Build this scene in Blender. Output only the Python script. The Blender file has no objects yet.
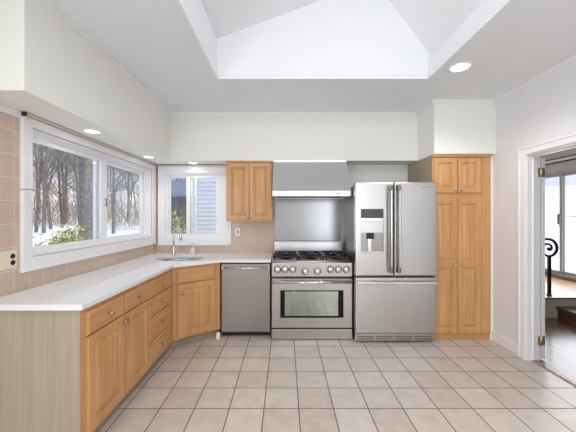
import bpy, bmesh, math, random
from mathutils import Vector, Matrix

C = bpy.context.scene.collection
SC = bpy.context.scene
PI = math.pi

# ------------------------------------------------------------------ camera, world, lights, exposure
cam_d = bpy.data.cameras.new('camera')
cam_d.sensor_width = 36.0
cam_d.lens = 294 / 576 * 36.0
cam_d.shift_x = 3.0 / 576
cam_d.shift_y = -0.5 / 576
cam_d.clip_start = 0.05
cam_d.clip_end = 400
cam = bpy.data.objects.new('camera', cam_d)
C.objects.link(cam)
cam.location = (0, 0, 1.43)
cam.rotation_euler = (PI / 2, 0, 0)
SC.camera = cam

SC.view_settings.view_transform = 'Standard'
SC.view_settings.look = 'None'
SC.view_settings.gamma = 1.0
SC.view_settings.use_curve_mapping = False
SC.view_settings.exposure = 0.40
SC.cycles.use_denoising = True
SC.cycles.max_bounces = 10
SC.cycles.diffuse_bounces = 6
SC.cycles.transparent_max_bounces = 16
SC.cycles.sample_clamp_indirect = 4.0

world = bpy.data.worlds.new('winter_sky')
SC.world = world
world.use_nodes = True
wn = world.node_tree
wn.nodes.clear()
wo = wn.nodes.new('ShaderNodeOutputWorld')
wb = wn.nodes.new('ShaderNodeBackground')
sky = wn.nodes.new('ShaderNodeTexSky')
sky.sky_type = 'PREETHAM'
sky.turbidity = 3.0
sky.sun_direction = Vector((0.75, -0.12, 0.65)).normalized()
mixs = wn.nodes.new('ShaderNodeMix')
mixs.data_type = 'RGBA'
mixs.inputs[0].default_value = 0.72
mixs.inputs[7].default_value = (0.74, 0.83, 1.0, 1)
wn.links.new(sky.outputs[0], mixs.inputs[6])
wn.links.new(mixs.outputs[2], wb.inputs[0])
wb.inputs[1].default_value = 0.92
wn.links.new(wb.outputs[0], wo.inputs[0])


def light(name, kind, loc, energy, color=(1, 1, 1), rot=(0, 0, 0), size=None, size_y=None, parent=None, spread=None, angle=None):
    d = bpy.data.lights.new(name, kind)
    d.energy = energy
    d.color = color
    if kind == 'AREA':
        d.shape = 'RECTANGLE' if size_y else 'DISK'
        d.size = size
        if size_y:
            d.size_y = size_y
        if spread is not None:
            d.spread = spread
    elif kind == 'SUN':
        d.angle = math.radians(1.0)
    elif kind == 'SPOT':
        d.spot_size = angle or 2.4
        d.spot_blend = 0.6
        d.shadow_soft_size = size or 0.05
    else:
        d.shadow_soft_size = size or 0.05
    o = bpy.data.objects.new(name, d)
    C.objects.link(o)
    o.location = loc
    o.rotation_euler = rot
    if parent:
        o.parent = parent
    return o


def look_rot(v):
    return Vector(v).to_track_quat('-Z', 'Y').to_euler()


light('sun', 'SUN', (0, 0, 20), 3.4, (1, .95, .87), look_rot((-0.75, 0.12, -0.65)))
# added fill lights behind the camera, set in invented windows
light('window_daylight', 'AREA', (1.62, -2.46, 1.45), 15, (0.96, 0.98, 1.0), look_rot((-.15, 1, -0.02)), 1.2, 1.8)
light('window_daylight', 'AREA', (-1.74, -1.1, 1.5), 46, (0.96, 0.98, 1.0), look_rot((1, .35, 0)), 1.6, 1.5)
# daylight through the skylight glazing at the near end of the ceiling well
light('skylight_daylight', 'AREA', (0.45, 0.35, 3.05), 16.5, (0.95, 0.975, 1.0), look_rot((0, 1, -0.9)), 1.7, 0.55)
# added fill lights on the unseen part of the ceiling, without fixtures
for p in ((1.54, 0.6), (0.1, -0.6), (-0.95, -1.3), (1.54, -1.3)):
    light('ceiling_downlight', 'AREA', (p[0], p[1], 2.73), 4, (1, .985, .965), (0, 0, 0), 0.2)
# daylight through the glass doors of the room next door
light('patio_daylight', 'AREA', (4.9, 5.4, 1.4), 30, (0.93, 0.97, 1.0), look_rot((-1, -0.1, -0.1)), 1.8, 1.8)


# ------------------------------------------------------------------ helpers: materials
def srgb(r, g, b):
    def f(c):
        c /= 255.0
        return c / 12.92 if c <= 0.04045 else ((c + 0.055) / 1.055) ** 2.4
    return (f(r), f(g), f(b), 1.0)


def new_mat(name):
    m = bpy.data.materials.new(name)
    m.use_nodes = True
    nt = m.node_tree
    b = nt.nodes['Principled BSDF']
    return m, nt, b


def noise_coords(nt, scale, kind='Object'):
    tc = nt.nodes.new('ShaderNodeTexCoord')
    mp = nt.nodes.new('ShaderNodeMapping')
    mp.inputs['Scale'].default_value = scale
    nt.links.new(tc.outputs[kind], mp.inputs['Vector'])
    return mp.outputs[0]


def ramp(nt, fac, stops):
    r = nt.nodes.new('ShaderNodeValToRGB')
    el = r.color_ramp.elements
    while len(el) < len(stops):
        el.new(0.5)
    for e, (p, c) in zip(el, stops):
        e.position = p
        e.color = c
    nt.links.new(fac, r.inputs[0])
    return r.outputs[0]


def plain(name, col, rough=0.5, metal=0.0, var=0.04, nscale=6.0, bump=0.0, spec=0.5, coat=0.0):
    """a painted / cast surface with slight tonal wear"""
    m, nt, b = new_mat(name)
    n = nt.nodes.new('ShaderNodeTexNoise')
    n.inputs['Scale'].default_value = nscale
    n.inputs['Detail'].default_value = 4
    nt.links.new(noise_coords(nt, (1, 1, 1)), n.inputs['Vector'])
    lo = tuple(c * (1 - var) for c in col[:3]) + (1,)
    hi = tuple(min(1, c * (1 + var)) for c in col[:3]) + (1,)
    nt.links.new(ramp(nt, n.outputs['Fac'], [(0.3, lo), (0.7, hi)]), b.inputs['Base Color'])
    b.inputs['Roughness'].default_value = rough
    b.inputs['Metallic'].default_value = metal
    b.inputs['Specular IOR Level'].default_value = spec
    b.inputs['Coat Weight'].default_value = coat
    if bump:
        bp = nt.nodes.new('ShaderNodeBump')
        bp.inputs['Strength'].default_value = bump
        bp.inputs['Distance'].default_value = 0.01
        n2 = nt.nodes.new('ShaderNodeTexNoise')
        n2.inputs['Scale'].default_value = nscale * 12
        nt.links.new(noise_coords(nt, (1, 1, 1)), n2.inputs['Vector'])
        nt.links.new(n2.outputs['Fac'], bp.inputs['Height'])
        nt.links.new(bp.outputs[0], b.inputs['Normal'])
    return m


def wood(name, cols, scale, rough=0.38, wscale=1.0, coat=0.15):
    m, nt, b = new_mat(name)
    v = noise_coords(nt, scale)
    n = nt.nodes.new('ShaderNodeTexNoise')
    n.inputs['Scale'].default_value = wscale
    n.inputs['Detail'].default_value = 6
    n.inputs['Roughness'].default_value = 0.62
    n.inputs['Distortion'].default_value = 0.6
    nt.links.new(v, n.inputs['Vector'])
    col = ramp(nt, n.outputs['Fac'], [(0.28, cols[0]), (0.5, cols[1]), (0.72, cols[2])])
    n2 = nt.nodes.new('ShaderNodeTexNoise')
    n2.inputs['Scale'].default_value = 2.2
    nt.links.new(noise_coords(nt, (1, 1, 1)), n2.inputs['Vector'])
    mx = nt.nodes.new('ShaderNodeMix')
    mx.data_type = 'RGBA'
    mx.blend_type = 'MULTIPLY'
    mx.inputs[0].default_value = 0.35
    nt.links.new(col, mx.inputs[6])
    nt.links.new(ramp(nt, n2.outputs['Fac'], [(0.3, (0.78, 0.76, 0.74, 1)), (0.7, (1, 1, 1, 1))]), mx.inputs[7])
    nt.links.new(mx.outputs[2], b.inputs['Base Color'])
    b.inputs['Roughness'].default_value = rough
    b.inputs['Coat Weight'].default_value = coat
    b.inputs['Coat Roughness'].default_value = 0.25
    bp = nt.nodes.new('ShaderNodeBump')
    bp.inputs['Strength'].default_value = 0.05
    bp.inputs['Distance'].default_value = 0.005
    nt.links.new(n.outputs['Fac'], bp.inputs['Height'])
    nt.links.new(bp.outputs[0], b.inputs['Normal'])
    return m


def steel(name, col, rough=0.3, scale=(2, 2, 300), metal=1.0):
    m, nt, b = new_mat(name)
    n = nt.nodes.new('ShaderNodeTexNoise')
    n.inputs['Scale'].default_value = 1.0
    n.inputs['Detail'].default_value = 3
    nt.links.new(noise_coords(nt, scale), n.inputs['Vector'])
    lo = tuple(c * 0.97 for c in col[:3]) + (1,)
    hi = tuple(min(1, c * 1.03) for c in col[:3]) + (1,)
    nt.links.new(ramp(nt, n.outputs['Fac'], [(0.35, lo), (0.65, hi)]), b.inputs['Base Color'])
    mr = nt.nodes.new('ShaderNodeMapRange')
    mr.inputs['To Min'].default_value = rough - 0.02
    mr.inputs['To Max'].default_value = rough + 0.03
    nt.links.new(n.outputs['Fac'], mr.inputs['Value'])
    nt.links.new(mr.outputs[0], b.inputs['Roughness'])
    b.inputs['Metallic'].default_value = metal
    return m


def tile(name, axes, bw, bh, mortar, cols, grout, off=(0, 0), rough=0.35, offset=0.0, bump=0.25, mottle=0.5, mscale=9):
    """square tiling in a world plane; axes says which two object axes run along the tile grid"""
    m, nt, b = new_mat(name)
    tc = nt.nodes.new('ShaderNodeTexCoord')
    sp = nt.nodes.new('ShaderNodeSeparateXYZ')
    nt.links.new(tc.outputs['Object'], sp.inputs[0])
    cb = nt.nodes.new('ShaderNodeCombineXYZ')
    for k in range(2):
        ad = nt.nodes.new('ShaderNodeMath')
        ad.operation = 'SUBTRACT'
        nt.links.new(sp.outputs[axes[k]], ad.inputs[0])
        ad.inputs[1].default_value = off[k]
        nt.links.new(ad.outputs[0], cb.inputs[k])
    br = nt.nodes.new('ShaderNodeTexBrick')
    br.offset = offset
    br.inputs['Scale'].default_value = 1.0
    br.inputs['Brick Width'].default_value = bw
    br.inputs['Row Height'].default_value = bh
    br.inputs['Mortar Size'].default_value = mortar
    br.inputs['Mortar Smooth'].default_value = 0.25
    br.inputs['Bias'].default_value = 0.0
    br.inputs['Color1'].default_value = cols[0]
    br.inputs['Color2'].default_value = cols[1]
    br.inputs['Mortar'].default_value = grout
    nt.links.new(cb.outputs[0], br.inputs['Vector'])
    n = nt.nodes.new('ShaderNodeTexNoise')
    n.inputs['Scale'].default_value = mscale
    n.inputs['Detail'].default_value = 6
    n.inputs['Roughness'].default_value = 0.65
    nt.links.new(tc.outputs['Object'], n.inputs['Vector'])
    mx = nt.nodes.new('ShaderNodeMix')
    mx.data_type = 'RGBA'
    mx.blend_type = 'MULTIPLY'
    mx.inputs[0].default_value = mottle
    nt.links.new(br.outputs['Color'], mx.inputs[6])
    nt.links.new(ramp(nt, n.outputs['Fac'], [(0.3, (0.74, 0.70, 0.67, 1)), (0.6, (1, 1, 1, 1))]), mx.inputs[7])
    nt.links.new(mx.outputs[2], b.inputs['Base Color'])
    mr = nt.nodes.new('ShaderNodeMapRange')
    mr.inputs['To Min'].default_value = rough
    mr.inputs['To Max'].default_value = 0.85
    nt.links.new(br.outputs['Fac'], mr.inputs['Value'])
    nt.links.new(mr.outputs[0], b.inputs['Roughness'])
    inv = nt.nodes.new('ShaderNodeMath')
    inv.operation = 'SUBTRACT'
    inv.inputs[0].default_value = 1.0
    nt.links.new(br.outputs['Fac'], inv.inputs[1])
    bp = nt.nodes.new('ShaderNodeBump')
    bp.inputs['Strength'].default_value = bump
    bp.inputs['Distance'].default_value = 0.003
    nt.links.new(inv.outputs[0], bp.inputs['Height'])
    nt.links.new(bp.outputs[0], b.inputs['Normal'])
    return m


def glass(name, tint=(0.97, 0.985, 0.98), refl=0.07):
    m = bpy.data.materials.new(name)
    m.use_nodes = True
    nt = m.node_tree
    nt.nodes.clear()
    o = nt.nodes.new('ShaderNodeOutputMaterial')
    t = nt.nodes.new('ShaderNodeBsdfTransparent')
    t.inputs[0].default_value = tint + (1,)
    g = nt.nodes.new('ShaderNodeBsdfGlossy')
    g.inputs['Roughness'].default_value = 0.02
    mx = nt.nodes.new('ShaderNodeMixShader')
    lw = nt.nodes.new('ShaderNodeLayerWeight')
    lw.inputs[0].default_value = 0.15
    mr = nt.nodes.new('ShaderNodeMapRange')
    mr.inputs['To Min'].default_value = refl * 0.5
    mr.inputs['To Max'].default_value = refl * 4
    nt.links.new(lw.outputs['Fresnel'], mr.inputs['Value'])
    nt.links.new(mr.outputs[0], mx.inputs[0])
    nt.links.new(t.outputs[0], mx.inputs[1])
    nt.links.new(g.outputs[0], mx.inputs[2])
    nt.links.new(mx.outputs[0], o.inputs[0])
    return m


def emit(name, col, s):
    m, nt, b = new_mat(name)
    b.inputs['Base Color'].default_value = col
    b.inputs['Emission Color'].default_value = col
    b.inputs['Emission Strength'].default_value = s
    return m


M = {}
M['wall'] = plain('wall_paint', srgb(237, 237, 232), 0.85, var=0.01, nscale=3, bump=0.03)
M['wall_cool'] = plain('pale_grey_wall_paint', srgb(230, 231, 233), 0.85, var=0.01, nscale=3)
M['ceiling'] = plain('ceiling_paint', srgb(229, 233, 236), 0.9, var=0.008, nscale=3)
M['well'] = plain('skylight_well_paint', srgb(238, 240, 243), 0.85, var=0.008, nscale=3)
M['trim'] = plain('white_trim_paint', srgb(240, 240, 242), 0.4, var=0.01)
M['vinyl'] = plain('white_vinyl', srgb(242, 243, 246), 0.35, var=0.01)
M['cream'] = plain('cream_rail_enamel', srgb(226, 214, 190), 0.45, var=0.03)
M['dark'] = plain('dark_shadow_gap', srgb(38, 34, 31), 0.7)  # dark trim and bracket, also the painted shadow gap above the curtain rails
M['hallwall'] = plain('hall_paint', srgb(196, 190, 178), 0.8, var=0.02)
M['hallwhite'] = plain('hall_riser_paint', srgb(226, 222, 212), 0.6, var=0.03)
M['floor'] = tile('floor_ceramic_tile', (0, 1), 0.2574, 0.2587, 0.0045, (srgb(214, 204, 196), srgb(202, 190, 181)), srgb(104, 92, 84),
                  off=(-0.4128, 2.179 - 0.2587 * 20), rough=0.3, mottle=0.55, mscale=8)
M['tile_left'] = tile('wall_tile_side', (1, 2), 0.118, 0.153, 0.003, (srgb(208, 188, 171), srgb(203, 181, 164)), srgb(226, 214, 202),
                      off=(1.947 - 0.118 * 30, 0.915 - 0.153 * 2), rough=0.28, mottle=0.22, mscale=14)
M['tile_back'] = tile('wall_tile_end', (0, 2), 0.112, 0.112, 0.0032, (srgb(208, 188, 171), srgb(203, 181, 164)), srgb(205, 186, 170),
                      off=(-0.155 - 0.112 * 30, 1.27 - 0.112 * 20), rough=0.28, mottle=0.3, mscale=14)
OAK = (srgb(193, 141, 89), srgb(208, 157, 104), srgb(219, 171, 120))
M['oak_v'] = wood('honey_maple_vertical', OAK, (26, 26, 1.6))
M['oak_h'] = wood('honey_maple_horizontal', OAK, (1.6, 26, 26))
M['endpanel'] = wood('pale_laminate_panel', (srgb(168, 153, 133), srgb(176, 162, 141), srgb(186, 172, 152)), (48, 48, 1.2), 0.55, coat=0)
M['toe'] = plain('toe_kick_laminate', srgb(150, 138, 120), 0.6, var=0.06)
M['quartz'] = plain('white_quartz', srgb(238, 239, 242), 0.09, var=0.025, nscale=60)
M['steel_h'] = steel('brushed_steel_horizontal', (0.52, 0.505, 0.485), 0.28, (1.2, 1.2, 700))
M['steel_v'] = steel('brushed_steel_vertical', (0.59, 0.585, 0.575), 0.28, (260, 260, 1.5))
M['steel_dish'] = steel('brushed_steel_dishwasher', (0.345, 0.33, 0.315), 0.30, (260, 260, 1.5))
M['steel_sink'] = steel('sink_steel', (0.40, 0.39, 0.38), 0.22, (30, 30, 30))
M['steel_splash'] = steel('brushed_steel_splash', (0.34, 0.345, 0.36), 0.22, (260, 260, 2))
M['steel_hood'] = steel('brushed_steel_hood', (0.78, 0.79, 0.82), 0.28, (1.5, 260, 260))
M['chrome'] = steel('polished_steel', (0.80, 0.79, 0.77), 0.14, (20, 20, 20))
M['nickel'] = steel('satin_nickel', (0.70, 0.67, 0.60), 0.25, (20, 20, 20))
M['bronze'] = steel('antique_bronze', (0.60, 0.53, 0.42), 0.28, (20, 20, 20))
M['brass'] = steel('worn_brass', (0.90, 0.80, 0.56), 0.35, (30, 30, 30))
M['greysteel'] = plain('grey_appliance_side', srgb(128, 120, 112), 0.35, 0.55, var=0.03)
M['greyframe'] = plain('light_grey_aluminium', srgb(178, 176, 172), 0.4, 0.0, var=0.03)
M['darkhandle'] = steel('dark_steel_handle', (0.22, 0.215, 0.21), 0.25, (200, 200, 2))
M['iron'] = plain('black_cast_iron', srgb(22, 22, 25), 0.45, 0.2, var=0.2, nscale=30)
M['black'] = plain('black_plastic', srgb(18, 18, 19), 0.35, var=0.1)
M['display'] = plain('dark_glass_display', srgb(72, 72, 76), 0.1, var=0.05)
M['ovenglass'] = plain('oven_door_glass', srgb(14, 14, 14), 0.3, var=0.2, spec=0.2)
M['ovencoat'] = plain('reflective_oven_glass', srgb(168, 178, 166), 0.08, 0.9, var=0.12, nscale=5)
M['glass'] = glass('window_glass')
M['clearplastic'] = plain('pale_soap_bottle', srgb(222, 222, 224), 0.15, var=0.04)
M['plate'] = plain('ivory_plate', srgb(232, 222, 200), 0.35, var=0.01)
M['whiteplastic'] = plain('white_plastic', srgb(240, 240, 238), 0.35, var=0.01)
M['lens'] = emit('lamp_lens', (1, 0.96, 0.9, 1), 5.0)
M['hallfloor'] = wood('hall_oak_floor', (srgb(86, 60, 42), srgb(120, 86, 62), srgb(146, 110, 82)), (14, 1.2, 14), 0.22, coat=0.2)
M['stepwood'] = wood('dark_step_wood', (srgb(58, 36, 26), srgb(84, 54, 40), srgb(104, 70, 54)), (2, 14, 14), 0.3)
M['nosing'] = wood('oak_nosing', (srgb(120, 88, 62), srgb(150, 114, 84), srgb(176, 140, 108)), (2, 20, 20), 0.3)
M['bark'] = plain('grey_bark', srgb(118, 110, 106), 0.95, var=0.35, nscale=9, bump=0.6)
M['bark2'] = plain('brown_bark', srgb(108, 92, 80), 0.95, var=0.35, nscale=9, bump=0.6)
M['barkbig'] = plain('furrowed_bark', srgb(114, 109, 104), 0.95, var=0.45, nscale=14, bump=0.9)
M['twig'] = plain('brown_twigs', srgb(150, 128, 110), 0.95, var=0.3, nscale=2)
M['leaf'] = plain('yellow_green_leaf', srgb(158, 158, 72), 0.5, var=0.5, nscale=9)
M['leaf2'] = plain('olive_leaf', srgb(158, 162, 104), 0.5, var=0.5, nscale=9)
M['siding'] = plain('white_siding', srgb(212, 214, 220), 0.5, var=0.01)
M['shedwall'] = plain('grey_shed_boards', srgb(96, 90, 86), 0.8, var=0.15)
M['shedroof'] = plain('slate_grey_shingle', srgb(108, 116, 132), 0.8, var=0.3, nscale=12)


def snow_material():
    m, nt, b = new_mat('snow_with_leaf_litter')
    n = nt.nodes.new('ShaderNodeTexNoise')
    n.inputs['Scale'].default_value = 0.55
    n.inputs['Detail'].default_value = 8
    n.inputs['Roughness'].default_value = 0.7
    nt.links.new(noise_coords(nt, (1, 1, 1)), n.inputs['Vector'])
    nt.links.new(ramp(nt, n.outputs['Fac'], [(0.57, srgb(243, 245, 250)), (0.66, srgb(160, 142, 126))]), b.inputs['Base Color'])
    b.inputs['Roughness'].default_value = 0.8
    return m


M['snow'] = snow_material()


# ------------------------------------------------------------------ helpers: meshes
class MB:
    def __init__(s):
        s.bm = bmesh.new()
        s.mi = 0

    def face(s, vs, smooth=False):
        try:
            f = s.bm.faces.new(vs)
        except ValueError:
            return None
        f.material_index = s.mi
        f.smooth = smooth
        return f

    def box(s, x0, x1, y0, y1, z0, z1, b=0.0, seg=2, xf=None):
        t = bmesh.new()
        bmesh.ops.create_cube(t, size=1.0)
        for v in t.verts:
            v.co = Vector((x0 + (v.co.x + .5) * (x1 - x0), y0 + (v.co.y + .5) * (y1 - y0), z0 + (v.co.z + .5) * (z1 - z0)))
        if b > 0:
            b = min(b, 0.45 * min(abs(x1 - x0), abs(y1 - y0), abs(z1 - z0)))
            bmesh.ops.bevel(t, geom=list(t.edges), offset=b, segments=seg, affect='EDGES', profile=0.5)
        mp = {}
        for v in t.verts:
            mp[v] = s.bm.verts.new(xf @ v.co if xf else v.co)
        for f in t.faces:
            s.face([mp[v] for v in f.verts])
        t.free()
        return s

    def rings(s, rings, cap0=True, cap1=True, smooth=True, closed=True):
        vr = [[s.bm.verts.new(p) for p in r] for r in rings]
        n = len(vr[0])
        for a, b in zip(vr, vr[1:]):
            for i in range(n if closed else n - 1):
                j = (i + 1) % n
                s.face([a[i], a[j], b[j], b[i]], smooth)
        if cap0:
            s.face(list(reversed(vr[0])))
        if cap1:
            s.face(vr[-1])
        return s

    def rects(s, loops, cap0=False, cap1=True):
        """nested rectangles (x0,x1,z0,z1,y): a panelled front seen from -y"""
        return s.rings([[(a, y, c), (b, y, c), (b, y, d), (a, y, d)] for (a, b, c, d, y) in loops], cap0, cap1, smooth=False)

    def tube(s, pts, r, n=8, caps=True):
        pts = [Vector(p) for p in pts]
        rs = r if isinstance(r, (list, tuple)) else [r] * len(pts)
        t0 = (pts[1] - pts[0]).normalized()
        u = t0.orthogonal().normalized()
        out = []
        for i, p in enumerate(pts):
            if i == 0:
                t = t0
            elif i == len(pts) - 1:
                t = (pts[-1] - pts[-2]).normalized()
            else:
                t = ((pts[i + 1] - p).normalized() + (p - pts[i - 1]).normalized()).normalized()
            u = (u - t * u.dot(t)).normalized()
            w = t.cross(u)
            out.append([p + (u * math.cos(2 * PI * k / n) + w * math.sin(2 * PI * k / n)) * rs[i] for k in range(n)])
        return s.rings(out, caps, caps)

    def cyl(s, p0, p1, r0, r1=None, n=20):
        return s.tube([p0, p1], [r0, r0 if r1 is None else r1], n)

    def lathe(s, prof, c=(0, 0, 0), n=24, ax='z', sx=1.0, sy=1.0, cap0=True, cap1=True, flip=False):
        out = []
        for r, h in prof:
            ring = []
            for k in range(n):
                a = 2 * PI * k / n * (-1 if flip else 1)
                p, q = r * math.cos(a) * sx, r * math.sin(a) * sy
                if ax == 'z':
                    ring.append((c[0] + p, c[1] + q, c[2] + h))
                elif ax == 'y':       # h runs towards -y
                    ring.append((c[0] + p, c[1] - h, c[2] + q))
                else:                 # h runs towards +x
                    ring.append((c[0] + h, c[1] + p, c[2] + q))
            out.append(ring)
        return s.rings(out, cap0, cap1)

    def prism(s, poly, a0, a1, ax='z'):
        def P(u, v, h):
            return (u, v, h) if ax == 'z' else ((h, u, v) if ax == 'x' else (u, h, v))
        lo = [s.bm.verts.new(P(u, v, a0)) for u, v in poly]
        hi = [s.bm.verts.new(P(u, v, a1)) for u, v in poly]
        n = len(poly)
        s.face(list(reversed(lo)))
        s.face(hi)
        for i in range(n):
            j = (i + 1) % n
            s.face([lo[i], lo[j], hi[j], hi[i]])
        return s

    def build(s, name, mats, parent=None, loc=(0, 0, 0), rot=(0, 0, 0), bevel=0.0):
        if bevel > 0:
            bmesh.ops.remove_doubles(s.bm, verts=list(s.bm.verts), dist=1e-5)
            es = [e for e in s.bm.edges if len(e.link_faces) == 2 and e.calc_face_angle(0) > 0.6]
            bmesh.ops.bevel(s.bm, geom=es, offset=bevel, segments=2, affect='EDGES', profile=0.5)
        bmesh.ops.recalc_face_normals(s.bm, faces=list(s.bm.faces))
        me = bpy.data.meshes.new(name)
        s.bm.to_mesh(me)
        s.bm.free()
        for m in (mats if isinstance(mats, (list, tuple)) else [mats]):
            me.materials.append(M[m])
        o = bpy.data.objects.new(name, me)
        C.objects.link(o)
        if parent is not None:
            o.parent = parent
        o.location = loc
        o.rotation_euler = rot
        return o


def tag(o, label=None, cat=None, group=None, kind=None):
    if label:
        o['label'] = label
    if cat:
        o['category'] = cat
    if group:
        o['group'] = group
    if kind:
        o['kind'] = kind
    return o


def thing(name, label, cat, loc=(0, 0, 0), rz=0.0, group=None, kind=None):
    o = bpy.data.objects.new(name, None)
    o.empty_display_size = 0.1
    C.objects.link(o)
    o.location = loc
    o.rotation_euler = (0, 0, rz)
    return tag(o, label, cat, group, kind)


def structure(o, label=None):
    o['kind'] = 'structure'
    if label:
        o['label'] = label
    return o


def slab_hole(mb, axis, p0, p1, a0, a1, b0, b1, hole):
    """a wall slab between p0..p1 on its thin axis with one rectangular hole (ha0,ha1,hb0,hb1)"""
    ha0, ha1, hb0, hb1 = hole
    for (u0, u1, v0, v1) in ((a0, ha0, b0, b1), (ha1, a1, b0, b1), (ha0, ha1, b0, hb0), (ha0, ha1, hb1, b1)):
        if u1 - u0 < 1e-4 or v1 - v0 < 1e-4:
            continue
        if axis == 'x':
            mb.box(p0, p1, u0, u1, v0, v1)
        elif axis == 'y':
            mb.box(u0, u1, p0, p1, v0, v1)
        else:
            mb.box(u0, u1, v0, v1, p0, p1)
    return mb


# ------------------------------------------------------------------ room shell
CEIL = 2.74
XL, XR, YB, YF = -1.80, 2.39, 4.06, -2.55
SB = 2.13     # underside of the soffits

b = MB(); b.box(XL - .15, XR + .06, YF - .1, YB + .1, -.10, 0)
structure(b.build('floor', 'floor'))

WL = (2.075, 3.95, 1.14, 2.045)         # left window opening  Y0 Y1 Z0 Z1
WB = (-1.660, -0.800, 1.105, 2.020)    # end window opening   X0 X1 Z0 Z1
DO = (2.00, 2.91, 0.0, 2.03)           # doorway              Y0 Y1 Z0 Z1

b = MB(); slab_hole(b, 'x', XL - .14, XL, .6, YB + .14, 0, CEIL, WL); slab_hole(b, 'x', XL - .14, XL, YF, .6, 0, CEIL, (-1.9, -.3, .75, 2.25))
structure(b.build('wall_left', 'wall'))
b = MB(); slab_hole(b, 'y', YB, YB + .14, XL, XR, 0, CEIL, WB)
structure(b.build('wall_back', 'wall'))
b = MB(); slab_hole(b, 'x', XR, XR + .12, YF, YB + .14, 0, CEIL, DO)
structure(b.build('wall_right', 'wall_cool'))
b = MB(); slab_hole(b, 'y', YF - .12, YF, XL, XR, 0, CEIL, (1.0, 2.25, .50, 2.40))
structure(b.build('wall_front', 'wall'))

# ceiling with the skylight well
KX0, KX1, KY0, KY1 = -.65, 1.375, .30, 2.82
b = MB(); slab_hole(b, 'z', CEIL, CEIL + .04, XL - .14, XR + .12, YF - .12, YB + .14, (KX0, KX1, KY0, KY1))
structure(b.build('ceiling', 'ceiling'))
RIDGE = (.85, 3.685)
LZ, RZ = 3.105, 2.925
b = MB()
b.box(KX0 - .05, KX0, KY0, KY1, CEIL + .04, LZ)
b.box(KX1, KX1 + .05, KY0, KY1, CEIL + .04, RZ)
gable = [(KX0 - .05, CEIL + .04), (KX1 + .05, CEIL + .04), (KX1 + .05, RZ), RIDGE, (KX0 - .05, LZ)]
b.prism(gable, KY1, KY1 + .05, 'y')
b.prism([(KX0 - .05, LZ), RIDGE, (RIDGE[0], RIDGE[1] + .06), (KX0 - .05, LZ + .06)], KY0, KY1 + .05, 'y')
b.prism([(KX1 + .05, RZ), (KX1 + .05, RZ + .06), (RIDGE[0], RIDGE[1] + .06), RIDGE], KY0, KY1 + .05, 'y')
b.prism(gable, KY0 - .05, KY0, 'y')
structure(b.build('ceiling_skylight_well', 'well'))
b = MB()
b.box(KX0, KX1, KY1 - .008, KY1, CEIL - .002, CEIL + .022)
b.box(KX0, KX0 + .008, KY0, KY1, CEIL - .002, CEIL + .022)
b.box(KX1 - .008, KX1, KY0, KY1, CEIL - .002, CEIL + .022)
structure(b.build('trim_7', 'trim'))

# soffits above the cabinets
SX = -1.46
PX0, PX1, PYF = 1.692, 2.362, 3.38
b = MB(); b.box(XL, SX, 1.645, YB, SB, CEIL, .004)
structure(b.build('trim_1', 'wall'))
b = MB(); b.box(SX, PX0, 3.75, YB, SB, CEIL)
structure(b.build('trim_2', 'wall'))
b = MB(); b.box(PX0, XR, 3.335, YB, SB, CEIL)
structure(b.build('trim_3', 'wall'))
# crown moulding
b = MB()
def crown(x0, y0, x1, y1, nx, ny):
    """small cove between (x0,y0) and (x1,y1); n points into the room"""
    for (o, h) in ((.012, .034), (.022, .02), (.034, .009)):
        xs = sorted((x0, x1, x0 + nx * o, x1 + nx * o)); ys = sorted((y0, y1, y0 + ny * o, y1 + ny * o))
        b.box(xs[0], xs[-1], ys[0], ys[-1], CEIL - h, CEIL - .0005)
crown(SX, 1.61, SX, 3.75, 1, 0)
crown(SX, 3.75, PX0, 3.75, 0, -1)
crown(PX0, 3.335, PX0, 3.75, -1, 0)
crown(PX0 - .03, 3.335, XR, 3.335, 0, -1)
crown(XR, YF, XR, 3.335, -1, 0)
structure(b.build('trim_4', 'trim'))
# cove strip between tile and ceiling at the near end of the left wall
b = MB(); b.box(XL, XL + .022, 1.0, 2.02, SB - .045, SB, .004)
structure(b.build('trim_5', 'trim'))

# wall tiles (6 mm thick) above the worktop
b = MB(); slab_hole(b, 'x', XL, XL + .006, 1.0, YB, .88, SB, WL)
structure(b.build('wall_tiles_left', 'tile_left'))
b = MB(); slab_hole(b, 'y', YB - .006, YB, XL + .006, -.15, .88, SB, WB)
structure(b.build('wall_tiles_back', 'tile_back'))

# baseboard
b = MB(); b.box(XR - .014, XR, 3.0, PYF + .02, 0, .115, .004)
structure(b.build('baseboard_right', 'trim'))
b = MB(); b.box(PX1, XR, PYF, PYF + .02, 0, SB - .002)
structure(b.build('trim_6', 'wall'))

# ------------------------------------------------------------------ doorway, door, next room
r = thing('door_1', 'white painted doorway casing in the right wall with an open door', None, (XR, 2.91, 0), kind='structure')
b = MB()
b.box(-.02, 0, 0, .078, 0, 2.105, .004); b.box(-.028, -.018, .058, .074, 0, 2.101, .003)
b.box(-.02, 0, -.91, 0, 2.03, 2.105, .004); b.box(-.028, -.018, -.91, .057, 2.085, 2.1012, .003)
b.box(-.02, 0, -1.005, -.91, 0, 2.105, .004)
b.build('door_casing', 'trim', r)
b = MB()
b.box(0, .125, -.012, 0, 0, 2.03); b.box(0, .125, -.91, -.012, 2.018, 2.03); b.box(0, .125, -.91, -.898, 0, 2.03)
b.box(.05, .062, -.024, -.012, 0, 2.03); b.box(.05, .062, -.91, -.012, 2.006, 2.018)
b.build('door_jamb', 'trim', r)
b = MB(); b.box(.143, .183, -.004, .80, .012, 2.0, .003)
lf = b.build('door_leaf', 'trim', r)
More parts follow.
